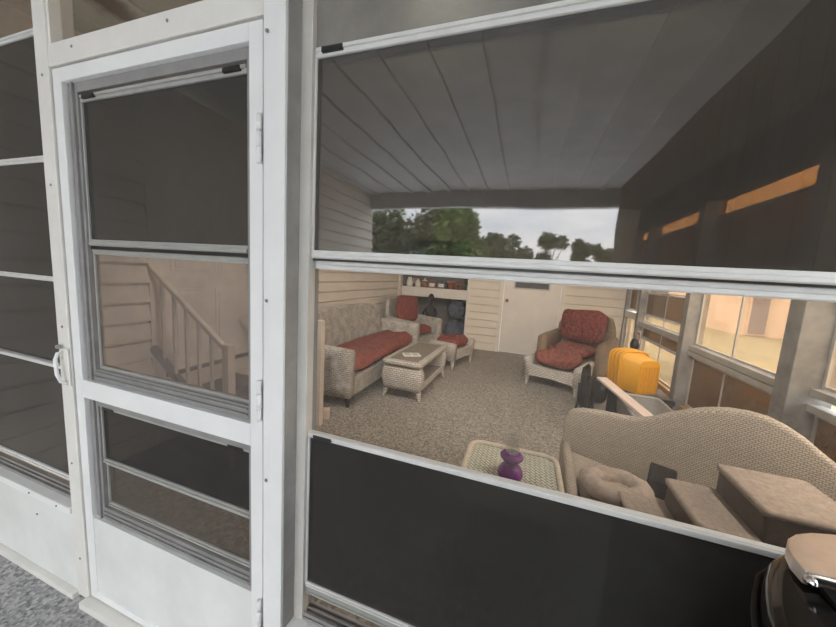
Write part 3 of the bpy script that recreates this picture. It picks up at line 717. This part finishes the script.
bm = B(); lathe(bm, [(0, 0), (.042, 0), (.054, .008), (.062, .028), (.058, .05), (.04, .074), (.033, .084), (.040, .096), (.053, .110), (.056, .122), (.048, .132), (.035, .137), (0, .137)], 26); obj('lamp_base', bm, 'purple', hl, True)
bm = B(); lathe(bm, [(.030, .138), (.034, .15), (.036, .19), (.035, .225), (.038, .232), (.036, .232), (.033, .224), (.034, .19), (.032, .15), (.028, .138)], 24); obj('glass_chimney', bm, 'clear', hl, True)

# ------------------------------------------------------------------ clutter along the glazed wall
# grey translucent tote behind the cream sofa
tb = thing('storage_tote', 'grey translucent plastic tote behind the cream sofa', 'storage box', (1.10, 2.56, 0))
def totering(z, o, r=.06): return [(x, y, z) for x, y in rrect(-.16-o, .20+o, -.34-o, .30+o, r, 4)]
bm = B(); loft(bm, [totering(.0, -.03), totering(.37, .0), totering(.37, -.006), totering(.006, -.036)]); obj('tote_body', bm, 'totegrey', tb, True)
bm = B(); tube(bm, totering(.375, .004), .010, 6, True); obj('tote_rim', bm, 'totelip', tb, True)
# black trunk under the yellow tubs
tk = thing('storage_chest', 'low black plastic chest under the yellow tubs', 'chest', (1.22, 3.12, 0))
obj('chest_body', bx(-.24, .24, -.19, .19, 0, .30), 'darkmetal', tk, bevel=.015); obj('chest_lid', bx(-.25, .25, -.2, .2, .30, .352), 'black', tk, bevel=.012)
# nested yellow tubs tipped on their side, mouths to the floor centre
for k in range(4):
    t = thing('yellow_tub', None, 'tub', (1.065+.0215*k, 3.245-.043*k, .3535), math.radians(-63), 'nested yellow tubs')
    t['label'] = ['yellow plastic tub whose rim is nearest the tan armchair', 'second yellow tub rim from the tan armchair in the nested stack', 'third yellow tub rim from the tan armchair in the nested stack', 'yellow plastic tub with its ribbed base showing towards the cream sofa'][k]
    Wd, Hh = .165, .405
    def ar(o, x, n=10):
        w, h = Wd-o, Hh-o*.8
        pts = [(x, -w, o*.3+.010)]
        for q in range(n+1):
            a_ = PI-PI*q/n; ca, sa = math.cos(a_), math.sin(a_)
            pts.append((x, w*math.copysign(abs(ca)**.5, ca), h-.10+.10*abs(sa)**.6))
        pts.append((x, w, o*.3+.010)); return pts
    dep = .20
    bm = B(); loft(bm, [ar(.004, .004), ar(.022, .006), ar(.052, dep), ar(.057, dep), ar(.027, .006)], True, False)
    obj('tub_body', bm, 'yellow', t, True)
    bm = B(); tube(bm, ar(.0, .004), .011, 6, True); obj('rim', bm, 'yellow', t, True)
    bm = B(); loft(bm, [ar(.053, dep-.004), ar(.053, dep+.003)])
    for q in range(7):
        yy = -.09+.18*q/6; box(bm, dep+.002, dep+.012, yy-.007, yy+.007, .05, Hh-.10)
    obj('tub_base', bm, 'yellow', t)
# pale plank leaning over the tote
bm = B(); bar(bm, (.80, 2.86, .50), (1.06, 2.12, .385), .10, .022); tag(obj('pale_plank', bm, 'pinkboard', bevel=.003), 'long pale pink board lying across the grey tote', 'board')
# folded black metal chairs standing by the ottoman
def folded(label, loc, rz, tilt):
    t = thing('folded_chair', label, 'chair', loc, rz, 'folded black metal chairs')
    m = RX(tilt)
    for s in (-1, 1):
        bm = B(); tube(bm, [(s*.17, 0, .012), (s*.17, .02, .2), (s*.165, .02, .40), (s*.15, .015, .50)], .013, 8); obj('leg', xf(bm, m), 'darkmetal', t, True)
        bm = B(); tube(bm, [(s*.14, .10, .012), (s*.14, .06, .2), (s*.14, .05, .38)], .011, 8); obj('leg', xf(bm, m), 'darkmetal', t, True)
    bm = B(); tube(bm, [(-.15, .015, .50), (-.1, .015, .54), (.1, .015, .54), (.15, .015, .50)], .013, 8); obj('back_bar', xf(bm, m), 'darkmetal', t, True)
    obj('seat', xf(bx(-.16, .16, .03, .05, .14, .38), m), 'darkmetal', t, bevel=.006); obj('backrest', xf(bx(-.14, .14, .008, .022, .41, .52), m), 'darkmetal', t, bevel=.006)
    bm = B(); bar(bm, (-.17, .015, .09), (.17, .015, .09), .014, .014); obj('stretcher', xf(bm, m), 'darkmetal', t)
    return t
folded('folded black metal chair leaning next to the ottoman', (.765, 3.10, 0), math.radians(68), -.10)
folded('folded black metal chair half hidden behind the pale pink board', (.73, 2.64, 0), math.radians(74), -.08)
bm = B(); cushion(bm, .24, .26, .30, 31, .6, .02); tag(obj('black_bag', xf(bm, T(.93, 3.60, .15)), 'black', smooth=True), 'slumped black bag on the floor behind the folded chairs', 'bag')
# dark round knob on a stand behind the tubs
t = thing('floor_stand', 'slim black stand with a round top behind the yellow tubs', 'stand', (1.215, 3.46, 0))
bm = B(); lathe(bm, [(0, 0), (.09, 0), (.09, .02), (.014, .035), (.014, .72), (0, .72)], 16); obj('pole', bm, 'darkmetal', t, True)
bm = B(); lathe(bm, [(0, .72), (.03, .725), (.045, .755), (.045, .80), (.03, .84), (0, .845)], 16); obj('top_head', bm, 'black', t, True)

# ------------------------------------------------------------------ alcove shelf and what stands on it
sh = thing('alcove_shelf', 'cream fronted shelf across the alcove', 'shelf', (0, YF+.12, 0))
obj('shelf_board', bx(AX0, AX1-.0, .02, .42, 1.10, 1.13), 'doorwhite', sh); obj('shelf_front', bx(AX0, AX1, -.03, .02, .945, 1.14), 'doorwhite', sh, bevel=.004)
def pot(name, lab, cat, x, y, prof, mat, extra=None, z=1.1305):
    t = thing(name, lab, cat, (x, y, z), 0, 'things along the alcove shelf')
    bm = B(); lathe(bm, prof, 18); obj('body', bm, mat, t, True)
    if extra: extra(t)
    return t
JUG = [(0, 0), (.06, 0), (.075, .05), (.07, .12), (.04, .17), (.05, .21), (.045, .21), (.03, .17), (0, .16)]
def hand(mat):
    def f(t): obj('handle', tube(B(), [(.04, 0, .18), (.09, 0, .17), (.1, 0, .12), (.068, 0, .06)], .009, 8), mat, t, True)
    return f
def lidf(mat, z, r):
    def f(t): obj('lid', lathe(B(), [(0, z), (r, z), (r*.9, z+.02), (r*.25, z+.035), (r*.3, z+.06), (0, z+.07)], 14), mat, t, True)
    return f
YS = YF+.30
pot('white_jug', 'white ceramic jug with handle at the house end of the alcove shelf', 'jug', -2.44, YS-.02, JUG, 'cer_white', hand('cer_white'))
pot('brown_jar', 'tall brown lidded jar behind the white jug', 'jar', -2.33, YS+.10, [(0, 0), (.06, 0), (.075, .1), (.07, .2), (.05, .24), (0, .24)], 'cer_brown', lidf('cer_brown', .24, .05))
pot('white_canister', 'small white lidded canister on the alcove shelf', 'canister', -2.245, YS-.03, [(0, 0), (.055, 0), (.06, .06), (.055, .12), (0, .12)], 'cer_white', lidf('cer_white', .12, .05))
pot('brown_crock', 'squat brown crock with a pale lid on the alcove shelf', 'crock', -2.095, YS, [(0, 0), (.07, 0), (.085, .06), (.07, .14), (0, .14)], 'cer_brown', lidf('cer_white', .14, .06))
def crate(lab, x, mat):
    t = thing('shelf_crate', lab, 'crate', (x, YS, 1.1305), 0, 'things along the alcove shelf')
    obj('crate_body', bx(-.09, .09, -.08, .08, 0, .14), mat, t, bevel=.006); obj('crate_label', bx(-.055, .055, -.082, -.08, .035, .105), 'cer_white' if mat != 'cer_white' else 'terra', t); obj('crate_lid', bx(-.094, .094, -.084, .084, .14, .16), mat, t, bevel=.004)
crate('dark brown box with white label on the alcove shelf', -1.91, 'cer_brown'); crate('grey cloth box with white label on the alcove shelf', -1.71, 'denim')
pot('terracotta_pot', 'wide terracotta pot on the alcove shelf', 'pot', -1.51, YS, [(0, 0), (.06, 0), (.085, .13), (.095, .13), (.095, .17), (.08, .17), (.07, .1), (0, .1)], 'terra')
pot('terracotta_pot', 'narrow terracotta pot beside the green potted plant', 'pot', -1.335, YS-.02, [(0, 0), (.045, 0), (.06, .10), (.066, .10), (.066, .13), (.055, .13), (.05, .08), (0, .08)], 'terra')
def leaves(t):
    bm = B(); rnd = random.Random(4)
    for k in range(40):
        a = rnd.uniform(0, 2*PI); e2 = rnd.uniform(.2, 1.3); ln = rnd.uniform(.06, .13)
        p = Vector((0, 0, .1)); d2 = Vector((math.cos(a)*math.cos(e2), math.sin(a)*math.cos(e2), math.sin(e2))); s2_ = Vector((-math.sin(a), math.cos(a), 0))*.018
        q = p+d2*ln*.6; tip = p+d2*ln
        v = [bm.verts.new(x) for x in (p, q+s2_, tip, q-s2_)]; bm.faces.new(v)
    obj('leaf_tuft', bm, 'leaf', t)
pot('potted_plant', 'small green plant in a glazed pot at the alcove shelf end', 'plant', -1.185, YS+.03, [(0, 0), (.05, 0), (.065, .09), (.06, .10), (0, .09)], 'greenpot', leaves)
# dark carved figure and bundle under the shelf
fg = thing('carved_figure', 'tall dark carved figure in front of the alcove', 'statue', (-1.80, YF-.15, 0))
bm = B(); lathe(bm, [(0, 0), (.10, 0), (.11, .03), (.07, .06), (.06, .30), (.085, .50), (.10, .66), (.085, .76), (.03, .82), (.03, .85), (0, .86)], 14); obj('torso', bm, 'darkmetal', fg, True)
bm = B(); lathe(bm, [(0, .84), (.04, .86), (.062, .92), (.058, .98), (.03, 1.03), (0, 1.04)], 14); obj('head', bm, 'darkmetal', fg, True)
for s in (-1, 1): obj('arm', tube(B(), [(s*.085, 0, .74), (s*.14, -.02, .64), (s*.10, -.07, .55)], [.03, .024, .02], 8), 'darkmetal', fg, True)
bm = B(); cushion(bm, .42, .36, .42, 41, .6, .03); tag(obj('cloth_bundle', xf(bm, T(-1.36, YF+.36, .23)), 'denim', smooth=True), 'blue grey cloth bundle on the alcove floor', 'bundle')
bm = B(); cushion(bm, .36, .34, .36, 42, .6, .03); tag(obj('cloth_bundle', xf(bm, T(-1.36, YF+.36, .70)), 'denim', smooth=True), 'blue grey cloth sack heaped on the bundle in the alcove', 'bundle')

# ------------------------------------------------------------------ outside: grill by the window
g = thing('gas_grill', 'black gas grill with steel hood standing outside the wide window', 'grill', (0, 0, 0))
# end cap: rounded black casting
def scaled(pts, k, z, c=(.62, -.24)): return [(c[0]+(x-c[0])*k, c[1]+(y-c[1])*k, z) for x, y in pts]
base = [(.312, -.45), (.308, -.34), (.311, -.26), (.326, -.212), (.340, -.182), (.358, -.150), (.380, -.116), (.412, -.088), (.455, -.070), (.52, -.064), (.95, -.064), (.965, -.075), (.965, -.45)]
bm = B(); loft(bm, [scaled(base, k, z) for z, k in ((.80, 1.0), (1.0, 1.0), (1.02, .996), (1.036, .982), (1.048, .955), (1.054, .92), (1.056, .85))]); obj('hood', bm, 'grillblack', g, True)
bm = B(); tube(bm, scaled(base[1:10], 1.012, 1.004), .0045, 6); obj('hood_lip', bm, 'darkmetal', g, True)
plate = [(.376, -.182), (.377, -.160), (.384, -.138), (.396, -.119), (.414, -.103), (.440, -.089), (.472, -.079), (.51, -.073), (.58, -.070), (.985, -.070), (.995, -.08), (.995, -.182)]
bm = B(); loft(bm, [[(x, y, z) for x, y in plate] for z in (1.0605, 1.080)]); obj('steel_top', bm, 'steel', g, bevel=.0015)
bm = B(); bar(bm, (.378, -.1855, 1.0745), (.99, -.1855, 1.0745), .006, .009); obj('chrome_edge', bm, 'chrome', g, bevel=.002)
bm = B(); lathe(bm, [(0, 0), (.006, 0), (.006, .006), (.003, .010), (0, .010)], 10); obj('edge_bolt', xf(bm, T(.377, -.187, 1.0735) @ RX(PI/2)), 'chrome', g, True)
bm = B(); prism(bm, [(-.184, 1.0585), (-.184, 1.065), (-.20, 1.064), (-.33, 1.0585)], 0, .392, .96); obj('front_panel', bm, 'darksteel', g)
obj('firebox', bx(.36, 1.0, -.45, -.06, .62, .80), 'darkmetal', g, bevel=.01)
obj('cart', bx(.38, .98, -.43, -.08, .10, .62), 'darkmetal', g, bevel=.006)
for x in (.40, .96):
    for y in (-.41, -.10): bm = B(); lathe(bm, [(0, 0), (.02, 0), (.02, .112), (0, .112)], 12, (x, y, -.012)); obj('leg', bm, 'darkmetal', g, True)
bm = B(); bar(bm, (.45, -.50, .95), (.92, -.50, .95), .02, .02); bar(bm, (.47, -.50, .95), (.47, -.455, .94), .014, .014); bar(bm, (.90, -.50, .95), (.90, -.455, .94), .014, .014); obj('hood_handle', bm, 'steel', g, bevel=.004)

# ------------------------------------------------------------------ outside: patio side, lawn, neighbours, trees
bm = bx(1.06, 1.12, -4.1, -.56, -.012, ZC)
for k in range(22): box(bm, 1.04, 1.06, -4.1+.155*k, -4.1+.155*k+.15, -.012, ZC)
struct('wall_patio', bm, 'brownwall', 'dark brown boarded side wall of the outside patio', 'wall')
struct('lawn', bx(-40, 60, -60, 60, -.5, -.15), 'grass', 'sunlit lawn outside the glazed wall', 'lawn')
struct('bounce_slab', bx(-14, 9, -30, -4.4, -.148, -.02), 'bounce_grey', 'added unseen driveway beyond the open patio edge', 'bounce_slab')  # ground added out of view so neutral bounce replaces the lawn's green cast
def house2(lab, x0, x1, y0, y1, h, mat, rh, wins):
    t = thing('neighbour_house', lab, 'house', (0, 0, -.15), 0, 'houses across the lawn')
    obj('wall', bx(x0, x1, y0, y1, 0, h), mat, t)
    bm = B(); ym = (y0+y1)/2; prism(bm, [(y0-.4, h), (ym, h+rh), (y1+.4, h), (y1+.4, h-.12), (y0-.4, h-.12)], 0, x0-.4, x1+.4); obj('roof', bm, 'roof', t)
    for (x, z, w, hh, m) in wins:
        f = obj('window', bx(x-w/2-.06, x+w/2+.06, y0-.05, y0+.02, z-.06, z+hh+.06), mat, t); obj('pane', bx(x-w/2, x+w/2, y0-.06, y0-.05, z, z+hh), m, f)
    return t
house2('pale pink stucco house across the lawn', 7.7, 17, 14.6, 21, 3.4, 'neigh', 1.6, [(8.25, .1, .5, 2.3, 'neigh2'), (11.5, 1, 1.4, 1.3, 'darkglass')])
house2('low greyish house farther off across the lawn', 1.0, 10.4, 24, 31, 2.2, 'neigh2', 1.2, [(7.5, .3, 2.0, 1.5, 'neigh2')])
def tree(name, lab, cat, x, y, h, r, n, mat, seed, trunk=.14, blobs=7, base=.45, size=.22, flat=1.0, group=None):
    t = thing(name, lab, cat, (x, y, -.15), 0, group)
    rnd = random.Random(seed)
    bm = B(); tube(bm, [(0, 0, 0), (rnd.uniform(-.1, .1), rnd.uniform(-.1, .1), h*.35), (rnd.uniform(-.2, .2), rnd.uniform(-.2, .2), h*.75)], [trunk, trunk*.75, trunk*.3], 8)
    for k in range(4):
        a = rnd.uniform(0, 2*PI); tube(bm, [(0, 0, h*.4), (math.cos(a)*r*.4, math.sin(a)*r*.4, h*.6), (math.cos(a)*r*.7, math.sin(a)*r*.7, h*.75)], [trunk*.5, trunk*.3, trunk*.1], 6)
    obj('trunk', bm, 'trunk', t, True)
    cs = [(rnd.uniform(-.55, .55)*r, rnd.uniform(-.55, .55)*r, h*(base+(1-base)*rnd.uniform(.15, .8)), r*rnd.uniform(.4, .62)) for _ in range(blobs)]
    bm = B()
    for k in range(n):
        cx, cy, cz, cr = cs[k % blobs]
        d2 = Vector((rnd.gauss(0, 1), rnd.gauss(0, 1), rnd.gauss(0, 1))).normalized()*cr*rnd.uniform(.55, 1.05)
        p = Vector((cx+d2.x, cy+d2.y, cz+d2.z*flat)); u = Vector((rnd.gauss(0, 1), rnd.gauss(0, 1), rnd.gauss(0, .6))).normalized(); w = u.cross(Vector((rnd.gauss(0, 1), rnd.gauss(0, 1), rnd.gauss(0, 1)))).normalized()
        s = size*rnd.uniform(.6, 1.3)
        v = [bm.verts.new(q) for q in (p-u*s, p+w*s*.45, p+u*s, p-w*s*.45)]; bm.faces.new(v)
    obj('crown', bm, mat, t)
    return t
# trees that the upper sash reflects
G = 'trees beyond the patio'
for k, (x, y, h, r, mat, lab) in enumerate([(-6.35, -12, 4.7, 1.6, 'leaf2', 'dark green tree reflected at the post side of the upper sash'), (-2.9, -12.3, 4.4, 1.25, 'leaf', 'bright green tree reflected beside the darkest tree'), (-8.7, -16.8, 6.2, 2.0, 'leaf', 'tall tree reflected beside the siding edge'), (-4.1, -17, 6.6, 1.75, 'leaf', 'tall tree reflected behind the bright green tree'), (-2.2, -20.9, 4.8, 1.3, 'leaf2', 'slim dark tree where the reflected sky begins'), (-7.0, -22.3, 8.0, 2.2, 'leaf2', 'tallest dark tree reflected in the gap between green trees')]):
    tree('leafy_tree', lab, 'tree', x, y, h, r, 2600, mat, 50+k, .16, 8, .12, .22, 1.0, G)
for k, (x, y, h, r, lab) in enumerate([(-.9, -24, 4.7, 1.0, 'small round tree standing first in the reflected sky'), (1.5, -26.4, 5.5, 1.2, 'tallest round crowned tree in the reflected sky'), (3.3, -23.6, 4.6, .9, 'round tree just past the tallest one in the reflected sky'), (5.2, -27.2, 5.0, 1.0, 'round tree closest to the dark boarded wall in the reflection')]):
    tree('round_tree', lab, 'tree', x, y, h, r, 1200, 'leaf2', 70+k, .13, 6, .5, .2, 1.0, G)
hb = thing('distant_shed', 'long pale shed behind the reflected round trees', 'shed', (1.5, -31, -.15))
obj('wall', bx(-7, 8, -2, 2, 0, 2.2), 'cer_white', hb); bm = B(); prism(bm, [(-2.3, 2.2), (0, 3.0), (2.3, 2.2), (2.3, 2.1), (-2.3, 2.1)], 0, -7.3, 8.3); obj('roof', bm, 'roof', hb)
# greenery on the lawn beside the glazed wall
tree('lawn_tree', 'slender tree on the lawn before the pink house', 'tree', 12.5, 12.2, 5.2, 1.2, 1500, 'leaf', 90, .16, 7, .55, .22)
tree('lawn_shrub', 'low loose shrub on the lawn before the pink house', 'shrub', 9.6, 13.2, .7, .5, 900, 'leaf', 91, .05, 5, .1, .08)
for k, (x, y) in enumerate([(19, 42), (8, 46), (-4, 42), (31, 36), (34, 20)]):
    tree('boundary_tree', 'tree on the far boundary of the lawn behind the houses', 'tree', x, y, 8, 3.4, 1500, 'leaf2', 100+k, .25, 8, .3, .5, 1.0, 'trees on the lawn boundary')

# ------------------------------------------------------------------ light
wd = bpy.data.worlds.new('sky'); SC.world = wd; wd.use_nodes = True
n = wd.node_tree.nodes; l = wd.node_tree.links; n.clear()
out = n.new('ShaderNodeOutputWorld'); bg = n.new('ShaderNodeBackground')
tc = n.new('ShaderNodeTexCoord'); sp = n.new('ShaderNodeSeparateXYZ'); l.new(tc.outputs['Generated'], sp.inputs[0])
grad = ramp(n, l, sp.outputs[2], [(0.0, (.66, .66, .66)), (.22, (.72, .73, .75)), (.4, (1.1, 1.1, 1.1)), (1.0, (.85, .92, 1.05))])
cl = node(n, 'ShaderNodeTexNoise', i_Scale=3.2, i_Detail=7.0, i_Roughness=.6)
mp = n.new('ShaderNodeMapping'); mp.inputs['Scale'].default_value = (1, 1, 2.6); l.new(tc.outputs['Generated'], mp.inputs[0]); l.new(mp.outputs[0], cl.inputs['Vector'])
sky = mix(n, l, 1.0, grad, ramp(n, l, cl.outputs[0], [(.40, (.80, .84, .90)), (.62, (1.06, 1.05, 1.04))]), 'MULTIPLY')
l.new(sky, bg.inputs[0]); bg.inputs[1].default_value = 3.2
l.new(bg.outputs[0], out.inputs[0])
sun = bpy.data.lights.new('sun', 'SUN'); sun.energy = 3.4; sun.angle = .01; sun.color = (1.0, .94, .85)
so = bpy.data.objects.new('sun', sun); C.objects.link(so)
so.rotation_euler = Vector((.38, .28, -.88)).to_track_quat('-Z', 'Y').to_euler()

# added unseen fill lamps: four spot heads on a track inside the front wall
tl = thing('added_fill_track', 'added unseen ceiling track with four fill lamps just inside the front wall', 'lamp', (0, .42, 0))
obj('track', bx(-1.3, 1.3, -.02, .02, ZC-.035, ZC-.0085), 'white', tl)
for k, (x, tx, ty, tz, en, sp) in enumerate(((-1.15, -1.7, 3.2, .3, 52, 85), (-.45, -.9, 5.6, .9, 104, 58), (.35, .5, 5.4, .6, 98, 58), (1.1, .7, 2.4, .2, 38, 95))):
    p = Vector((x, .42, ZC-.13)); d = (Vector((tx, ty, tz))-p).normalized()
    q = d.to_track_quat('-Z', 'Y').to_matrix().to_4x4()
    bm = B(); lathe(bm, [(.0, .07), (.035, .07), (.045, .05), (.055, -.05), (.052, -.05), (.042, .045), (.0, .06)], 18)
    hdm = obj('fill_head', xf(bm, T(x, 0, p.z) @ q), 'white', tl, True)
    bm = B(); tube(bm, [(x, 0, ZC-.035), (x, 0, ZC-.085)], .008, 8); obj('fill_stem', bm, 'white', tl, True)
    li = bpy.data.lights.new('fill_spot', 'SPOT'); li.energy = en; li.spot_size = math.radians(sp*1.7); li.spot_blend = 1.0; li.shadow_soft_size = .05; li.color = (1.0, .92, .82)
    lo = bpy.data.objects.new('fill_spot', li); C.objects.link(lo); lo.location = p+d*.06; lo.rotation_euler = d.to_track_quat('-Z', 'Y').to_euler()

# ------------------------------------------------------------------ camera (wide phone lens, tipped down and slightly rolled)
F, YAW, PIT, ROL = 320.0, .3208, .1252, -.0617
f = Vector((-math.sin(YAW)*math.cos(PIT), math.cos(YAW)*math.cos(PIT), -math.sin(PIT)))
rt = Vector((math.cos(YAW), math.sin(YAW), 0)); dn = f.cross(rt)
r2 = rt*math.cos(ROL)+dn*math.sin(ROL); d2 = dn*math.cos(ROL)-rt*math.sin(ROL)
cam = bpy.data.cameras.new('camera'); co = bpy.data.objects.new('camera', cam); C.objects.link(co)
cam.sensor_width = 36; cam.lens = F/836*36; cam.clip_start = .02; cam.clip_end = 300
u = -d2; b = -f
co.matrix_world = Matrix(((r2.x, u.x, b.x, 0), (r2.y, u.y, b.y, -.7), (r2.z, u.z, b.z, 1.43), (0, 0, 0, 1)))
SC.camera = co
SC.view_settings.view_transform = 'Standard'; SC.view_settings.look = 'None'; SC.view_settings.gamma = 1; SC.view_settings.use_curve_mapping = False
SC.view_settings.exposure = 1.3
SC.cycles.transparent_max_bounces = 32; SC.cycles.max_bounces = 12; SC.cycles.diffuse_bounces = 6
